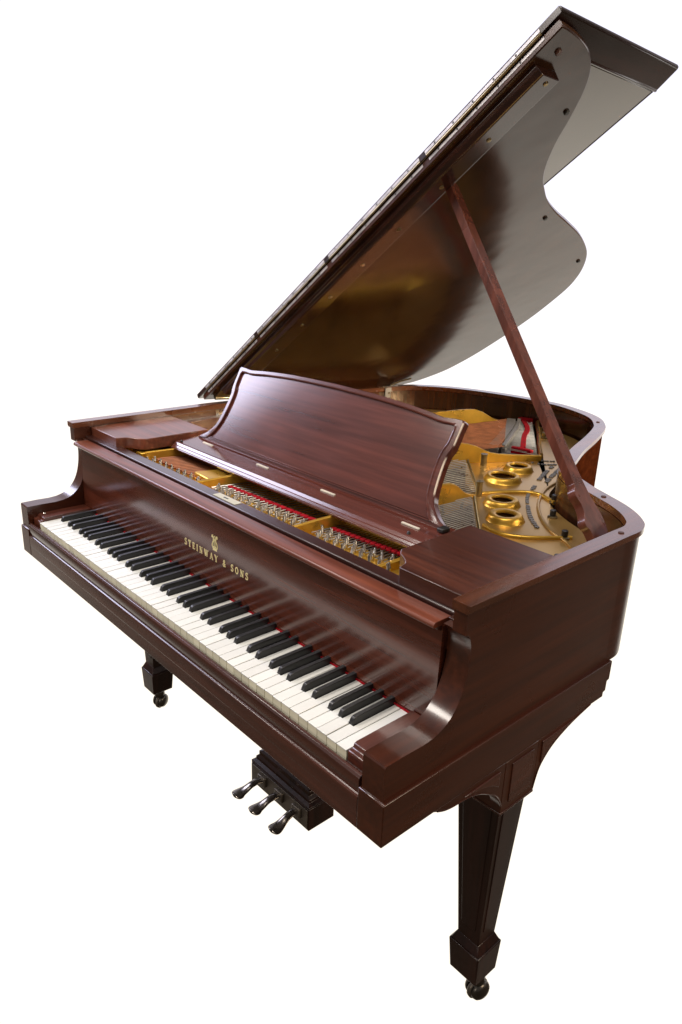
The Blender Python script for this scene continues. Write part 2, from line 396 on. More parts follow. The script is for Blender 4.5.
panel = back.build('desk_panel', W_DESK, desk, bevel=.0012, ang=40)
# raised frame round the panel
ins = lambda a, b: None
hin = [(.398, .0035)] + catmull([(.384, .020), (.370, .052), (.3635, .095), (.3625, .130), (.3655, .1480)], 3) + [(.3700, .158), (.3715, .190), (.3680, .1965), (.345, .1975), (.332, .1960)] + catmull([(.263, .2035), (.150, .2100), (0, .2125)], 4)
hin = [(a, b) for a, b in hin]
fr = MB()
def pick(path, n):
    d = [0]
    for p, q in zip(path, path[1:]): d.append(d[-1]+math.hypot(q[0]-p[0], q[1]-p[1]))
    out = []
    for k in range(n):
        s = d[-1]*k/(n-1); i = max(j for j in range(len(d)) if d[j] <= s+1e-9); i = min(i, len(path)-2)
        t = (s-d[i])/max(d[i+1]-d[i], 1e-9); out.append((path[i][0]+(path[i+1][0]-path[i][0])*t, path[i][1]+(path[i+1][1]-path[i][1])*t))
    return out
# split at the upper corner so that both lines stay in step
ho1, ho2 = hp[:hp.index((.3830, .2115))+1], hp[hp.index((.3830, .2115)):]
hi_k = hin.index((.3680, .1965)); hi1, hi2 = hin[:hi_k+1], hin[hi_k:]
O1 = pick(ho1, 40)+pick(ho2, 24)[1:]; I1 = pick(hi1, 40)+pick(hi2, 24)[1:]
OO = O1 + [(-a, b) for a, b in O1[::-1][1:]]; II = I1 + [(-a, b) for a, b in I1[::-1][1:]]
fr.loft([[dk(o[0], o[1], .0006), dk(o[0]*.9+i[0]*.1, o[1]*.9+i[1]*.1, .0040), dk(o[0]*.30+i[0]*.70, o[1]*.30+i[1]*.70, .0040), dk(o[0]*.12+i[0]*.88, o[1]*.12+i[1]*.88, .0062), dk(i[0], i[1], .0050), dk(i[0], i[1], .0006)] for o, i in zip(OO, II)])
fr.build('desk_frame', W_DESK, desk, smooth=True, ang=30)
bot = MB()
for v0, v1, h in ((.0005, .0035, .0040), (.0048, .0075, .0034)):
    bot.poly3([dk(-.402, v0, .0004), dk(.402, v0, .0004), dk(.397, v1, .0004), dk(-.397, v1, .0004)], NN*h)
bot.build('desk_bead', W_DESK, desk, bevel=.0008)
for cx, cy in ((-.3675, .3765), (-.115, .3715), (.131, .3685), (.3825, .365)):
    MB().poly3([(cx-.023, cy-.0025, .9735), (cx+.023, cy-.0025, .9735), (cx+.023, cy+.0025, .9738), (cx-.023, cy+.0025, .9738)], (0, 0, .0022)).build('desk_hinge', plain('pale_brass', (.85, .80, .65), .35, metal=.3), desk)
MB().box(.436, .452, .380, .402, .976, .984).build('desk_stop', BLACK, desk, bevel=.002)
for sx in (-.435, .405):
    MB().lathe((sx, .336, .9715), (0, 0, 1), [(.004, 0), (.003, .004), (.001, .006)], 8).build('stud', BLACK, desk)

# ---- iron plate, strings, pins ---------------------------------------------
ZP = .9200
inn = offset(right, .0335)
inn_r = [(a, b) for a, b in inn]
full = [(.674, .206)] + inn_r + [(-.674, .206)]
MB().xy(full, .8615, .867).build('soundboard', SPRUCE, P)
rimr = [p for p in inn_r if p[0] > -.16 or False]
rimr = []
for p in offset(inn_r, .010):
    rimr.append(p)
    if p[0] < -.15: break
web = [(.4350, .50), (.4050, .555), (.3750, .585), (.2560, .720), (.2300, .765), (.1600, .812), (.0400, .960), (.0800, 1.03), (.1500, 1.155), (.1350, 1.180), (-.1250, 1.545)]
webpoly = web + rimr[::-1] + [(.674, .45)]
plate = MB().xy(webpoly, .905, ZP).build('plate', GOLDP)
holes = [(.170, 1.025, .024, .040), (.200, .915, .032, .048), (.318, .753, .025, .043), (.388, .672, .022, .042)]
for x, y, r, R in holes:
    cut = MB().lathe((x, y, .89), (0, 0, 1), [(r*1.25, 0), (r*1.25, .06)], 32).build('cut', GOLDP)
    boolean(plate, cut, 'DIFFERENCE')
finish(plate, 'iron_plate', P, .001)
for x, y, r, R in holes:
    m = MB(); pr_ = [(R*1.06, -.0004), (R*1.01, .0015), (R*.97, .006), (R*.90, .0115), (R*.84, .0140), (R*.80, .0146), (r*1.12, .0146), (r*1.03, .0138), (r, .0115), (r, .0085), (r*1.08, .0075), (R*.9, .004)]
    m.lathe((x, y, ZP), (0, 0, 1), pr_, 40, cap=False).build('sound_hole_ring', GOLD, plate, smooth=True, ang=50)
pin_web = MB().xy([(-.674, .2050), (.674, .2050), (.674, .31), (.44, .30), (.20, .296), (-.15, .285), (-.674, .285)], .905, .9230).build('pin_web', GOLD, plate, bevel=.001)
def rib(pts, zt, th=.009, name='plate_strut'):
    p = [(a, b) for a, b in pts]; L_ = offset(p, th/2); R_ = offset(p, -th/2)
    m = MB(); m.loft([[(a[0], a[1], .900), (a[0], a[1], z-.002), (a[0]*.75+b[0]*.25, a[1]*.75+b[1]*.25, z), (a[0]*.25+b[0]*.75, a[1]*.25+b[1]*.75, z), (b[0], b[1], z-.002), (b[0], b[1], .900)] for a, b, z in zip(L_, R_, zt)])
    return m.build(name, GOLD, plate, smooth=True, ang=40)
rib(catmull([(-.455, .24), (-.43, .40), (-.36, .80), (-.300, 1.10), (-.262, 1.24), (-.232, 1.33), (-.215, 1.41), (-.205, 1.475)], 3), [.955]*7+[.962, .968, .974, .978, .981, .982, .983, .983, .981, .972, .958, .944, .934, .929, .9255])
zb = [.945, .946, .948, .950, .952, .954, .957, .960, .963, .966, .969, .972, .974, .975, .973, .966, .956, .948, .943, .940, .938, .937]
rib(catmull([(-.185, .225), (-.165, .33), (-.12, .60), (-.05, .84), (-.008, .925), (.048, .992), (.082, 1.050), (.150, 1.160)], 3), zb, .010)
rib(catmull([(.192, .225), (.205, .34), (.228, .48), (.243, .60), (.243, .66), (.240, .705), (.238, .75)], 3), [.948, .950, .952, .954, .957, .961, .966, .970, .973, .975, .976, .974, .969, .960, .949, .939, .932, .927, .924], .009)
rib([(.425, .225), (.430, .30), (.442, .42), (.44, .52)], [.940, .942, .945, .946], .010)
rib([(-.565, .215), (-.560, .30), (-.55, .42)], [.952, .956, .958], .012)
MB().box(-.565, -.470, .235, .300, .9232, .9480).build('plate_horn', GOLD, plate, bevel=.003)
# low ribs and ridges running over the web
def ridge(pts, r=.005, h=.006, mat=GOLD):
    q = catmull(pts, 5); return MB().tube([(a, b, ZP+.0015) for a, b in q], [(r, h)]*len(q), 8).build('plate_ridge', mat, plate, smooth=True, ang=60)
ridge([(.240, .765), (.262, .815), (.300, .868), (.335, .885), (.375, .868), (.392, .860)], .0055, .006)
ridge([(.384, .600), (.415, .588), (.445, .588), (.480, .608), (.515, .648), (.545, .690)], .005, .006)
ridge([(.245, 1.16), (.295, 1.03), (.318, .935), (.368, .830), (.430, .748), (.495, .690), (.560, .655), (.62, .60)], .004, .004, GOLDP)
ridge([(.135, 1.185), (.060, 1.285), (-.030, 1.415), (-.125, 1.545)], .007, .016, GOLDP)
# cast lettering reduced to small raised marks (unreadable in the place too)
cm = MB()
def marks(path, n, sz):
    p = pick(catmull(path, 6), n)
    for i, (a, b) in enumerate(p[:-1]):
        if random.random() < .12: continue
        tx, ty = p[i+1][0]-a, p[i+1][1]-b; l = math.hypot(tx, ty); tx /= l; ty /= l
        w = l*.30; h = sz*.7*random.uniform(.7, 1); nx, ny = -ty, tx
        cm.xy([(a-tx*w-nx*h, b-ty*w-ny*h), (a+tx*w-nx*h, b+ty*w-ny*h), (a+tx*w+nx*h, b+ty*w+ny*h), (a-tx*w+nx*h, b-ty*w+ny*h)], ZP, ZP+.0022+random.uniform(0, .0006))
        if random.random() < .6:
            cm.xy([(a+tx*w*1.1-nx*h*.3, b+ty*w*1.1-ny*h*.3), (a+tx*w*2.0-nx*h*.3, b+ty*w*2.0-ny*h*.3), (a+tx*w*2.0+nx*h*.2, b+ty*w*2.0+ny*h*.2), (a+tx*w*1.1+nx*h*.2, b+ty*w*1.1+ny*h*.2)], ZP, ZP+.0018)
marks([(.285, .935), (.320, .855), (.362, .795), (.415, .730), (.470, .680)], 26, .008)
marks([(.232, 1.135), (.262, 1.045), (.285, .985)], 14, .010)
marks([(.208, 1.130), (.236, 1.050), (.262, .985)], 14, .009)
marks([(.150, 1.120), (.180, 1.130), (.205, 1.165)], 9, .006)
marks([(.130, 1.150), (.160, 1.165), (.185, 1.190)], 9, .005)
cl_ = cm.build('cast_lettering', GREY, plate); cl_['kind'] = 'stuff'
fl_l = [p for p in offset(inn_r, .012) if p[0] < -.30 or (p[1] < 1.0 and p[0] < 0)]
MB().xy([(-.662, .315)] + [(-.470, .315), (-.440, .50), (-.375, .82), (-.318, 1.10), (-.275, 1.27), (-.238, 1.38), (-.215, 1.50)] + fl_l, .905, .9195).build('plate_flange', GOLDP, plate, bevel=.001)
MB().xy([(-.262, .268), (-.172, .262), (-.182, .300), (-.205, .352), (-.262, .366), (-.245, .320)], .9232, .9440).build('plate_horn', GOLD, plate, bevel=.004)
# posts and bolts
for x, y, h, r in ((.082, .985, .033, .0085), (.245, .757, .038, .0085)):
    MB().lathe((x, y, ZP), (0, 0, 1), [(r*1.05, 0), (r, .004), (r, h-.003), (r*1.15, h-.003), (r*1.15, h), (r*.4, h), (r*.4, h-.004)], 16).build('nose_bolt', BRASS, plate, smooth=True, ang=40)
for x, y in ((.386, .868), (.446, .770), (.535, .678), (.000, 1.40), (-.060, 1.50), (.60, .55)):
    b_ = MB().lathe((x, y, ZP), (0, 0, 1), [(.0115, 0), (.011, .004), (.009, .005)], 16).build('rim_bolt_seat', BRASS, plate, smooth=True, ang=40)
    MB().lathe((x, y, ZP+.006), (0, 0, 1), [(.0070, 0), (.0070, .012), (.006, .013)], 6 if False else 14).build('bolt_head', BLACK if x > .1 else BRASS, b_, smooth=True, ang=40)

# strings
def strings(name, a0, a1, b0, b1, n, r, z0, z1, mat, kink=None):
    m = MB()
    for k in range(n):
        t = k/(n-1)
        p = Vector((a0[0]+(a1[0]-a0[0])*t, a0[1]+(a1[1]-a0[1])*t, z0)); q = Vector((b0[0]+(b1[0]-b0[0])*t, b0[1]+(b1[1]-b0[1])*t, z1))
        d = (q-p).normalized(); s = d.cross(Vector((0, 0, 1)))*r; u = Vector((0, 0, r))
        m.loft([[p+s, p+u, p-s, p-u], [q+s, q+u, q-s, q-u]])
    o = m.build(name, mat, P); o['kind'] = 'stuff'; return o
strings('treble_strings', (.205, .262), (.425, .275), (.252, .722), (.408, .548), 22, .0013, .9290, .9260, STRING)
strings('tenor_strings', (-.165, .258), (.178, .262), (-.020, 1.02), (.228, .768), 24, .0013, .9290, .9260, STRING)
strings('bass_strings', (-.560, .262), (-.200, .262), (-.200, 1.470), (.020, 1.160), 27, .0024, .9330, .9340, COPPER)
strings('bass_string_tails', (-.215, 1.44), (.030, 1.140), (-.135, 1.53), (.128, 1.175), 34, .0009, .9335, .9290, STRING)
# hitch pins along the plate's edge and the soundboard shade under the strings
hp_ = MB()
for a, b, n in (((.256, .728), (.412, .552), 26), ((-.016, 1.026), (.232, .774), 28)):
    for k in range(n):
        t = k/(n-1); hp_.lathe((a[0]+(b[0]-a[0])*t, a[1]+(b[1]-a[1])*t, .9195), (0, 0, 1), [(.0022, 0), (.0022, .009), (.001, .010)], 6)
hq = hp_.build('hitch_pins', BRASS, plate); hq['kind'] = 'stuff'
# bass bridge, curved, with felt strips
def band(name, pts, w, z0, z1, mat, par=None):
    q = catmull(pts, 5); return MB().wall(offset(q, w/2), offset(q, -w/2), z0, z1).build(name, mat, par or P, bevel=.001)
band('bass_bridge', [(-.200, 1.50), (-.135, 1.40), (-.085, 1.305), (-.045, 1.225), (-.010, 1.150)], .030, .890, .9345, GREY)
band('bass_bridge_cap', [(-.178, 1.515), (-.115, 1.415), (-.065, 1.320), (-.022, 1.240), (.015, 1.165)], .012, .890, .9375, GREY)
band('hitch_felt', [(-.170, 1.525), (-.085, 1.430), (-.030, 1.335), (.018, 1.262), (.060, 1.200)], .016, .915, .9345, RED)
band('hitch_felt_end', [(-.185, 1.525), (-.160, 1.530), (-.140, 1.535)], .030, .918, .938, RED)
band('hitch_felt_end', [(.040, 1.172), (.070, 1.180), (.105, 1.182)], .014, .918, .937, RED)
MB().xy([(-.16, 1.52), (.02, 1.15), (.13, 1.17), (-.12, 1.54)], .905, .9150).build('bass_plate_tail', GREY, P)
# understring felts, agraffe rail, capo bars
for nm, a, b in (('treble_felt', (.212, .312), (.415, .332)), ('tenor_felt', (-.150, .296), (.183, .316)), ('bass_felt', (-.555, .275), (-.195, .285))):
    m = MB(); n = 14 if nm != 'treble_felt' else 15
    for k in range(n):
        t0, t1 = k/n, (k+.93)/n
        p = (a[0]+(b[0]-a[0])*t0, a[1]+(b[1]-a[1])*t0); q = (a[0]+(b[0]-a[0])*t1, a[1]+(b[1]-a[1])*t1); d = .012
        m.xy([(p[0], p[1]-d*.5), (q[0], q[1]-d*.5), (q[0], q[1]+d*.4), (p[0], p[1]+d*.4)], .9232, .9320)
    m.build(nm, RED, P, bevel=.002)
MB().box(.20, .43, .352, .372, .905, .944).build('capo_bar', GOLD, plate, bevel=.003)
MB().box(-.16, .19, .360, .376, .905, .9300).build('agraffe_rail', GOLD, plate, bevel=.002)
# dampers under the desk, dark blocks
dm = []
for k in range(34):
    x = -.15 + .0100*k
    MB().box(x, x+.0062, .350, .430, .9330, .9490).build('damper', BLACK, P) if k % 1 == 0 and k < 33 else None
# tuning pins
pin0 = MB(); pin0.lathe((0, 0, 0), (0, 0, 1), [(.0028, 0), (.0028, .007), (.0037, .008), (.0037, .0115), (.0027, .0125), (.0027, .0220), (.0020, .0230)], 10)
pin = pin0.build('tuning_pin', plain('pin_metal', (.58, .54, .46), .3, metal=.95, var=.4, scale=60), plate, smooth=True, ang=50)
first = True; npin = 0
def put(x, y):
    global first, npin
    if npin >= 98: return
    if first: o = pin; first = False
    else: o = pin.copy(); COL.objects.link(o); o.parent = plate
    if random.random() < .35: o.scale = (1, 1, random.uniform(.82, .95))
    o.location = (x, y, .9232); o.rotation_euler = (random.uniform(-.09, .09)-.06, random.uniform(-.08, .08), random.uniform(0, 3)); npin += 1
for k in range(9):                                  # treble group, rows of four slanting towards the player
    for j in range(4): put(.222 + k*.0243 + j*.0085, .280 - j*.0125 + k*.0005)
for k in range(13):                                 # tenor group
    for j in range(3): put(-.135 + k*.0248 + j*.0085, .262 - j*.0125 + k*.0012)
for k in range(23):                                 # bass group
    put(-.535 + k*.0152, .240 + (k % 2)*.012)
print('pins', npin)

# ---- lid --------------------------------------------------------------------
Lo = Vector((-.71, .59, 1.02)); u_ = Vector((.81411552, 0, .58070296)); w_ = Vector((.0487657, .99646769, -.06836699)); n_ = Vector((.57865173, -.08397701, -.81123981))
def lp(t, s, off=0): return Lo + u_*t + w_*s + n_*off     # off > 0 is below the lid, inside
main = [(-.020, 0), (1.420, 0), (1.419, .023), (1.413, .066), (1.402, .104), (1.386, .134), (1.365, .162), (1.329, .192), (1.270, .228), (1.210, .260), (1.153, .300), (1.111, .340), (1.084, .378), (1.050, .435), (1.020, .511), (.994, .595), (.961, .694), (.921, .781), (.883, .840), (.830, .894), (.776, .932), (.718, .957), (.626, .975), (.540, .984), (.430, .983), (.312, .972), (.233, .955), (.158, .925), (.085, .860), (.050, .800), (.032, .730), (.010, .60), (-.004, .40), (-.014, .2)]
ms = [main[0], main[1]] + catmull(main[1:30], 4)[1:] + main[30:]
lid = MB().poly3([lp(t, s, -.0148) for t, s in ms], n_*.0148).build('lid', W_LID, P, bevel=.0025, ang=50)
# batten with a moulded front edge
bt = MB()
secs = [(.016, 0), (.016, .006), (.022, .010), (.026, .018), (.030, .020), (.077, .020), (.0785, .0185), (.0785, 0)]
bt.poly3([lp(.06, s, o+.0003) for s, o in secs], u_*(1.345-.06)).build('lid_batten', wood('mahogany_batten', 0, (.022, .008, .006), (.034, .011, .008), (.055, .017, .010), rough=.2, coat=.7), lid, bevel=.0012, ang=25)
bt = None
def disc(t, s, off, r, mat, name, h=.0015): return MB().lathe(lp(t, s, off), n_, [(r, -.0005), (r, h), (r*.7, h*1.6)], 12).build(name, mat, lid)
for t in (.10, .341, .479, .618, .760, .900, 1.045, 1.186, 1.331): disc(t, .054, .0203, .0052, BRASS, 'screw')
for t, s in ((1.379, .041),): disc(t, s, 0, .0065, plain('bumper', (.09, .04, .03), .4), 'lid_bumper', .003)
for t, s in ((1.280, .199), (.997, .490), (.859, .828)): disc(t, s, 0, .0062, BLACK, 'bumper_seat', .003)
# front flap folded back on top
fl = MB(); ts, te, s0, s1 = -.045, 1.3718, -.004, .388
flap = MB().poly3([lp(ts, s0, -.0310), lp(te, s0, -.0310), lp(te, s1, -.0310), lp(ts, s1, -.0310)], n_*.0145)
flap = flap.build('lid_flap', wood('mahogany_flap_sheen', 0, (.065, .052, .034), (.075, .060, .040), (.085, .068, .046), rough=.2, coat=1, spec=.9, fine=.2), lid, bevel=.0015)  # olive base colour stands in for the pale room reflected in the lacquer
MB().poly3([lp(ts, -.0058, -.0312), lp(1.4295, -.0058, -.0312), lp(1.4295, -.0058, -.0180), lp(ts, -.0058, -.0180)], w_*.0016).build('flap_front_edge', W_Z, flap, bevel=.0006)
MB().poly3([lp(-.019, -.0013, -.0146), lp(1.4198, -.0013, -.0146), lp(1.4198, -.0013, -.0004), lp(-.019, -.0013, -.0004)], w_*.0012).build('lid_front_edge', W_RIM, lid, bevel=.0005)
# turned-down moulding on the flap's free end and far edge
ml = MB().poly3([lp(t, -.004, o) for t, o in ((1.372, -.0310), (1.372, -.0166), (1.3735, -.0150), (1.3765, -.0150), (1.378, -.0166), (1.428, -.0225), (1.431, -.0250), (1.431, -.0310))], w_*.401)
ml.build('flap_moulding', wood('mahogany_edge_shade', 1, (.012, .005, .004), (.02, .007, .005), (.032, .010, .007), rough=.22, coat=.6), flap, bevel=.001, ang=25)  # darker colour painted in for the bevel reflecting less light
MB().poly3([lp(-.04, .3882, -.0308), lp(-.04, .396, -.0290), lp(-.04, .396, -.0185), lp(-.04, .3882, -.0150)], u_*1.411).build('flap_edge', W_LID, flap, bevel=.001)
# piano hinges on the fold: leaves screwed on both edges, in lengths
for (a, b) in ((.02, .34), (.36, .70), (.72, 1.06), (1.08, 1.385)):
    for off, nm in ((-.0102, 'hinge_leaf'), (-.0240, 'hinge_leaf')):
        so = -.0022 if off > -.02 else -.0078
        h_ = MB().poly3([lp(a, so, off-.0032), lp(b, so, off-.0032), lp(b, so, off+.0032), lp(a, so, off+.0032)], w_*.0020)
        ho = h_.build(nm, STEEL, lid if off > -.02 else flap, bevel=.0004)
        k = a+.03
        sm = MB()
        while k < b-.01:
            sm.lathe(lp(k, so+.0002, off), -w_, [(.0022, 0), (.0022, .0006)], 8); k += .055
        sm.build('leaf_screws', BLACK, ho)
    MB().tube([lp(a, -.0055, -.0178), lp(b, -.0055, -.0178)], .0024, 8).build('hinge_knuckle', BRASS, lid, smooth=True)
# butt hinges between lid and spine, and stay wire
for s_, px in ((.055, 0), (.76, 0)):
    base = lp(.012, s_, .0)
    hb = MB().poly3([lp(-.004, s_-.03, .0005), lp(.05, s_-.03, .0005), lp(.05, s_+.03, .0005), lp(-.004, s_+.03, .0005)], n_*.003).build('lid_hinge', BRASS, lid, bevel=.0008)
    c0 = lp(.004, s_-.03, .006); c1 = lp(.004, s_+.03, .006)
    MB().tube([c0, c1], .0055, 10).build('hinge_barrel', NICKEL if s_ > .5 else BRASS, hb, smooth=True)
hx = lp(.0, .76)
hj = MB().box(-.600, -.5965, 1.272, 1.332, .9640, .9995).build('hinge_bracket', plain('bright_steel', (.42, .40, .36), .4, metal=.6), rim, bevel=.001)
MB().box(-.632, -.5965, 1.262, 1.336, 1.0020, 1.0060).build('hinge_plate', NICKEL, rim, bevel=.001)
for yy in (1.288, 1.316):
    MB().lathe((-.5965, yy, .980), (1, 0, 0), [(.006, 0), (.005, .003)], 10).build('screw', NICKEL, hj)
MB().tube([(-.60, 1.30, 1.008), (-.580, 1.33, 1.022), (-.555, 1.36, 1.034)], .0030, 6).build('hinge_pin_chain', BRASS, rim)

# ---- prop stick -------------------------------------------------------------
T = lp(1.043, .090, .003); B = Vector((.6475, .622, .950))
ax = (T-B); LN = ax.length; ax.normalize()
yy = Vector((0, 1, 0)); wd = (yy - ax*yy.dot(ax)).normalized(); td = ax.cross(wd).normalized()
if td.x < 0: td = -td
def pp(a, b): return B + ax*(a*LN) + wd*b
# wavy notched front edge near the foot, a long taper above
front = [(0, -.022), (.035, -.022), (.048, -.024), (.056, -.029), (.066, -.0295), (.076, -.024), (.090, -.019), (.108, -.0175), (.122, -.021), (.134, -.0235), (.146, -.020), (.160, -.0145), (.25, -.0135), (.985, -.0115), (1.0, -.006)]
backe = [(1.0, .006), (.985, .0115), (.30, .0150), (.18, .0165), (.12, .022), (.08, .032), (.05, .034), (.02, .028), (0, .020)]
front = catmull(front, 3)
prop = MB().poly3([pp(a, b)-td*.009 for a, b in front+backe], td*.018).build('prop_stick', wood('prop_mahogany', 2, (.075, .022, .013), (.12, .034, .020), (.17, .050, .030), rough=.25, coat=.5), P, bevel=.0022, ang=35)
MB().lathe(T+n_*.0-ax*.004, ax, [(.007, -.004), (.007, .003)], 10).build('prop_tip', BRASS, prop)
MB().lathe((.660, .548, .940), (1, 0, 0), [(.012, -.004), (.012, .018)], 14).build('prop_pivot', BRASS, prop)

# ---- legs -------------------------------------------------------------------
CX, CY = .659, .340
def caster(parent, x, y, ang=0):
    hs = MB().lathe((x, y, .050), (0, 0, 1), [(.010, -.006), (.0165, 0), (.0175, .008), (.0150, .016), (.0140, .038)], 20).build('caster', CAST, parent, smooth=True, ang=45)
    ca, sa = math.cos(ang), math.sin(ang)
    ox, oy = x + ca*.004, y + sa*.004
    wv = Vector((-sa, ca, 0))
    MB().lathe(Vector((ox, oy, .0255))-wv*.0065, wv, [(.012, 0), (.0225, .0005), (.0252, .003), (.0255, .0065), (.0252, .010), (.0225, .0125), (.012, .013)], 28).build('caster_wheel', DKMET, hs, smooth=True, ang=50)
    for s in (-1, 1):
        MB().lathe(Vector((ox, oy, .0285))+wv*s*.0085, wv*s, [(.0225, 0), (.0225, .003), (.0205, .0075), (.015, .0115), (.007, .0132)], 24).build('caster_fork', CAST, hs, smooth=True, ang=40)
def leg(cx, cy, sgn, top=ZB, wing=True):
    xi = lambda v: cx + sgn*v        # v outward
    m = MB()
    m.taper((cx, cy), (.052, .054), .180, (cx - sgn*.009, cy+.003), (.110, .092), top)
    m.taper((cx, cy), (.071, .073), .163, (cx, cy), (.052, .054), .184)
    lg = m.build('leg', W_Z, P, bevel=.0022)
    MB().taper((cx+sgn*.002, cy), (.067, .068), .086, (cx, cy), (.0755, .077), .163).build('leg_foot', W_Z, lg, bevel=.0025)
    # raised field on the four faces
    for dx, dy in ((0, -1), (1, 0), (-1, 0), (0, 1)):
        zs = (.215, .565 if wing else top-.03); q = []
        for z, e in ((zs[0], .011), (zs[1], .014)):
            f = (z-.180)/(top-.180)
            hx_, hy_ = (.052+(.110-.052)*f)/2, (.054+(.092-.054)*f)/2
            ox, oy = cx - sgn*.009*f, cy + .003*f
            if dx: q += [(ox+dx*(hx_+.0004), oy-hy_+e, z), (ox+dx*(hx_+.0004), oy+hy_-e, z)][::(1 if z == zs[0] else -1)]
            else: q += [(ox-hx_+e, oy+dy*(hy_+.0004), z), (ox+hx_-e, oy+dy*(hy_+.0004), z)][::(1 if z == zs[0] else -1)]
        MB().poly3([Vector(p)-Vector((dx, dy, 0))*.002 for p in q], Vector((dx, dy, 0))*.0032).build('leg_panel', W_Z, lg, bevel=.001)
    caster(lg, cx+sgn*.011, cy+.008, 1.35 if sgn > 0 else 2.0)
    return lg
for s in (1, -1):
    leg(s*CX, CY, s)
    x0, x1 = sorted((s*.612, s*(WA)))
    hd = MB().box(x0, x1, .288, .3865, .5430, ZB-.0003)
    hb = hd.build('leg_block', W_RIM, P, bevel=.0015)
    xo, xi_ = s*(WA), s*.688
    x0, x1 = sorted((xo-s*.0004, xi_))
    fw = catmull([(.109, .6500), (.128, .6420), (.150, .6375), (.175, .6355), (.200, .6310), (.222, .6230), (.246, .6090), (.264, .5960), (.278, .5800), (.2878, .5600)], 3)
    MB().yz([(.100, ZB-.0003)] + fw + [(.2878, ZB-.0003)], x0, x1).build('bracket', W_RIM, hb, bevel=.001)
    rw = catmull([(.3868, .5450), (.394, .5720), (.405, .5940), (.433, .6180), (.470, .6340), (.510, .6450), (.560, .6540)], 3)
    MB().yz([(.3868, ZB-.0003)] + rw[:-1] + [(.562, ZB-.0003)], x0, x1).build('bracket', W_RIM, hb, bevel=.001)
    # raised panels and arch mouldings, standing proud of the block
    xp0, xp1 = sorted((s*(WA-.001), s*(WA+.0020)))
    pw = MB()
    pw.yz([(.176, .6440), (.272, .6440), (.272, .6120)] + catmull([(.272, .6120), (.252, .6250), (.225, .6350), (.200, .6400), (.176, .6425)], 2)[1:], xp0, xp1)
    pw.yz([(.308, .6430), (.3720, .6430), (.3720, .5600), (.308, .5600)], xp0, xp1)
    pw.yz([(.398, .6470), (.500, .6480), (.470, .6420), (.436, .6290), (.412, .6120), (.400, .5980)], xp0, xp1)
    pw.build('bracket_panel', wood('mahogany_panel', 1, (.03, .010, .006), (.06, .017, .010), (.09, .025, .014), rough=.25), hb, bevel=.0012, ang=30)
    xc = s*(WA-.0006)
    for pth in (fw, rw):
        MB().tube([(xc, a, b+.0015) for a, b in pth], .0018, 6).build('arch_bead', W_RIM, hb, smooth=True)
    MB().box(*sorted((s*.612, s*(WA+.0015))), .2865, .3880, .5400, .5452).build('block_bead', W_Y, hb, bevel=.001)
rear = leg(-.22, 1.20, -1, top=.715, wing=False)
MB().box(-.30, -.14, 1.12, 1.28, .7155, .7300).build('leg_plate', W_X, P, bevel=.002)
MB().box(-.60, .20, 1.17, 1.23, .7305, .80).build('brace_beam', W_X, P)

# ---- pedal lyre -------------------------------------------------------------
LX = -.0085
lb = MB().box(LX-.1275, LX+.1275, .345, .433, .0430, .1110)
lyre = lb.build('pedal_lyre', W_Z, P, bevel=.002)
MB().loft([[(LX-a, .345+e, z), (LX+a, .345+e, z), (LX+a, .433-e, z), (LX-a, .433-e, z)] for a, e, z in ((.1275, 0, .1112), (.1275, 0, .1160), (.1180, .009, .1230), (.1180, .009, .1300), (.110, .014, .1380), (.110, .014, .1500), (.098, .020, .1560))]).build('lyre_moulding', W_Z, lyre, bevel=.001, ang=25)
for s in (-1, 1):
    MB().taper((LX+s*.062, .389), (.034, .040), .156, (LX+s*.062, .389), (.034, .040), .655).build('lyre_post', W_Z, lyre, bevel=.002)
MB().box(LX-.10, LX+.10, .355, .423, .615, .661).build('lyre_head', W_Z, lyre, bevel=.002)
for s in (-1, 0, 1):
    MB().tube([(LX+s*.018, .400, .156), (LX+s*.018, .400, .62)], .003, 8).build('pedal_rod', BRASS, lyre, smooth=True)
fp = MB().box(LX-.1235, LX+.1235, .3424, .3452, .0480, .1070).build('pedal_plate', DKMET, lyre, bevel=.0006)
for k, (x0, x1) in enumerate(((-.0760, -.0880), (.0010, -.0100), (.0760, .0780))):
    MB().box(x0-.017, x0+.017, .3330, .3450, .0700, .1010).build('pedal_guide', DKMET, lyre, bevel=.003, seg=3)
    c = catmull([(x0, .338, .088), (x0*.75+x1*.25, .322, .0885), (x0*.5+x1*.5, .305, .0840), (x0*.25+x1*.75, .290, .0760), (x1, .276, .0705), (x1, .263, .0690), (x1, .2540, .0700)], 3)
    n = len(c); rw = []
    for i in range(n):
        t = i/(n-1)
        wd_ = .0125 + .0085*max(0, min(1, (t-.35)/.40))**1.3 if t < .80 else .0210*math.sqrt(max(.05, 1-((t-.80)/.22)**2))
        rw.append((wd_, .0042 if t < .9 else .0034))
    MB().tube(c, rw, 14).build('pedal', plain('pedal_metal', (.20, .18, .155), .2, metal=.95, var=.3, scale=50), lyre, smooth=True, ang=70)

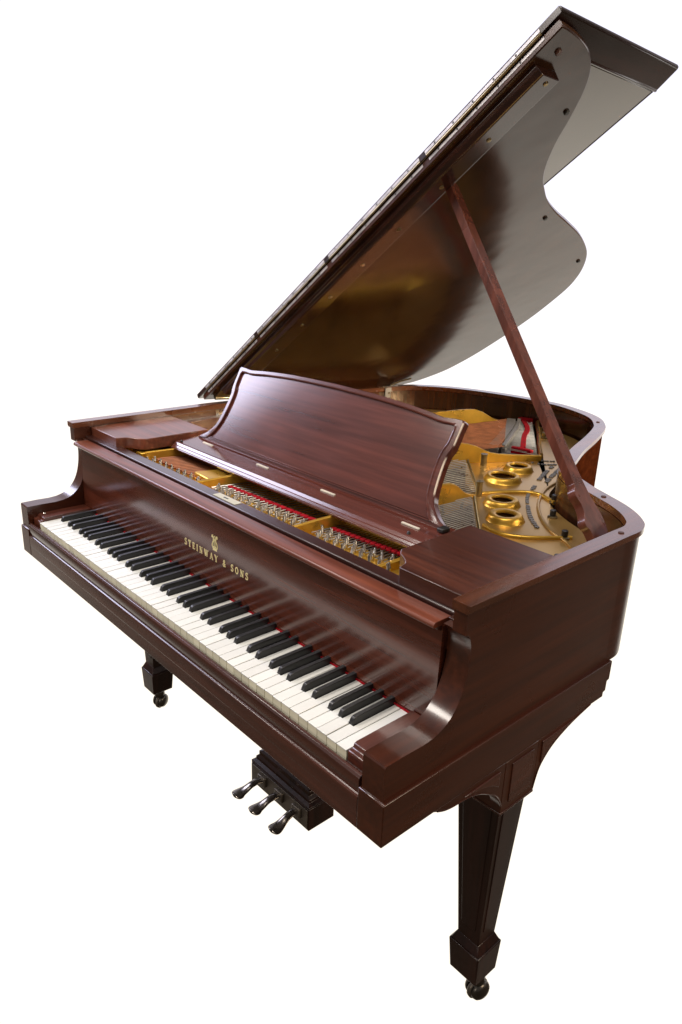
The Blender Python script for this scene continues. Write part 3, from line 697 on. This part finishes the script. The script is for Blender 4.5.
# ------------------------------------------------------------------ camera
import json
CAM = dict(pos=(1.2934, -.6509, 1.4882), yaw=-.8318, pitch=.3473, roll=.0345, f=743.105, cx=340.573, cy=512.549)
cam = bpy.data.cameras.new('camera'); co_ = bpy.data.objects.new('camera', cam); COL.objects.link(co_); sc.camera = co_
y_, p_, r_ = CAM['yaw'], CAM['pitch'], CAM['roll']
f = Vector((math.sin(y_)*math.cos(p_), math.cos(y_)*math.cos(p_), -math.sin(p_)))
rt = Vector((math.cos(y_), -math.sin(y_), 0)); up = rt.cross(f)
R0 = rt*math.cos(r_) + up*math.sin(r_); U0 = -rt*math.sin(r_) + up*math.cos(r_)
mw = Matrix((R0, U0, -f)).transposed().to_4x4(); mw.translation = Vector(CAM['pos'])
co_.matrix_world = mw
cam.sensor_fit = 'VERTICAL'; cam.sensor_height = 24; cam.lens = CAM['f']/1024*24
cam.shift_x = -(CAM['cx']-341)/1024; cam.shift_y = (CAM['cy']-512)/1024
cam.clip_start = .05; cam.clip_end = 200

# ------------------------------------------------------------------ light: dim room ambient, with an added white cut-out backdrop tinted for reflections
w = bpy.data.worlds.new('World'); sc.world = w; w.use_nodes = True
nt = w.node_tree; N = nt.nodes; L = nt.links
bg = N['Background']; tc = N.new('ShaderNodeTexCoord')
def dotn(v):
    d = N.new('ShaderNodeVectorMath'); d.operation = 'DOT_PRODUCT'; d.inputs[1].default_value = v
    L.new(tc.outputs['Generated'], d.inputs[0]); return d.outputs['Value']
def rng(src, a, b, c=0, d=1):
    m = N.new('ShaderNodeMapRange'); m.interpolation_type = 'SMOOTHSTEP'
    for k, v in zip(('From Min', 'From Max', 'To Min', 'To Max'), (a, b, c, d)): m.inputs[k].default_value = v
    L.new(src, m.inputs['Value']); return m.outputs[0]
def mix(fac, a, b):
    m = N.new('ShaderNodeMix'); m.data_type = 'RGBA'
    L.new(fac, m.inputs[0])
    for s, k in ((a, 6), (b, 7)):
        if isinstance(s, tuple): m.inputs[k].default_value = (*s, 1)
        else: L.new(s, m.inputs[k])
    return m.outputs[2]
F_ = (-.695, .635, -.34)
updn = rng(dotn((0, 0, 1)), -.25, .35)
room = mix(updn, (.085, .06, .04), (.24, .215, .215))
white = mix(rng(dotn((0, 0, 1)), -.45, .25), (1.26, 1.16, 1.015), (1.05, 1.04, 1.22))
final = mix(rng(dotn(F_), math.cos(math.radians(61)), math.cos(math.radians(44))), room, white)
L.new(final, bg.inputs['Color']); bg.inputs['Strength'].default_value = 1.0

def area(name, loc, target, size, energy, col):
    l = bpy.data.lights.new(name, 'AREA'); l.shape = 'RECTANGLE'; l.size, l.size_y = size; l.energy = energy; l.color = col
    o = bpy.data.objects.new(name, l); COL.objects.link(o); o.location = loc
    o.rotation_euler = (Vector(target)-Vector(loc)).to_track_quat('-Z', 'Y').to_euler(); return o
area('window_light', (-3.8, -.75, 3.05), (-.1, .4, .9), (1.6, 1.9), 125, (.76, .77, 1.0))
area('ceiling_light', (-1.3, -1.5, 3.3), (.1, .2, .8), (.8, .8), 62, (1.0, .92, .84))
area('overhead_light', (.7, .2, 3.4), (.1, .4, .8), (1.6, 1.2), 42, (1.0, .94, .88))
area('side_light', (3.2, .8, 1.75), (-.2, .9, 1.0), (.9, .9), 30, (1.0, .80, .58))  # added warm lamp out of view, brings amber into the lid underside
area('rear_light', (2.0, 4.6, 1.5), (.5, .7, .9), (.9, 1.4), 10, (1.0, .97, .95))  # added lamp out of view, for sheen on the prop stick
sp = area('added_string_spot', (2.3, 2.0, 2.2), (-.50, 1.05, .92), (.35, .35), 4.5, (1.0, .86, .66)); sp.data.spread = math.radians(34)  # added unseen spot, lights the plate so the lid mirrors gold
area('front_light', (.6, -4.0, 1.6), (0, .2, .7), (1.6, 1.2), 24, (1.0, .91, .80))

sc.view_settings.view_transform = 'Standard'; sc.view_settings.look = 'None'; sc.view_settings.gamma = 1; sc.view_settings.exposure = 0
sc.cycles.max_bounces = 8
try:
    sc.cycles.use_denoising = True; sc.cycles.denoiser = 'OPENIMAGEDENOISE'; sc.cycles.denoising_input_passes = 'RGB_ALBEDO_NORMAL'
except Exception as e: print('denoise', e)
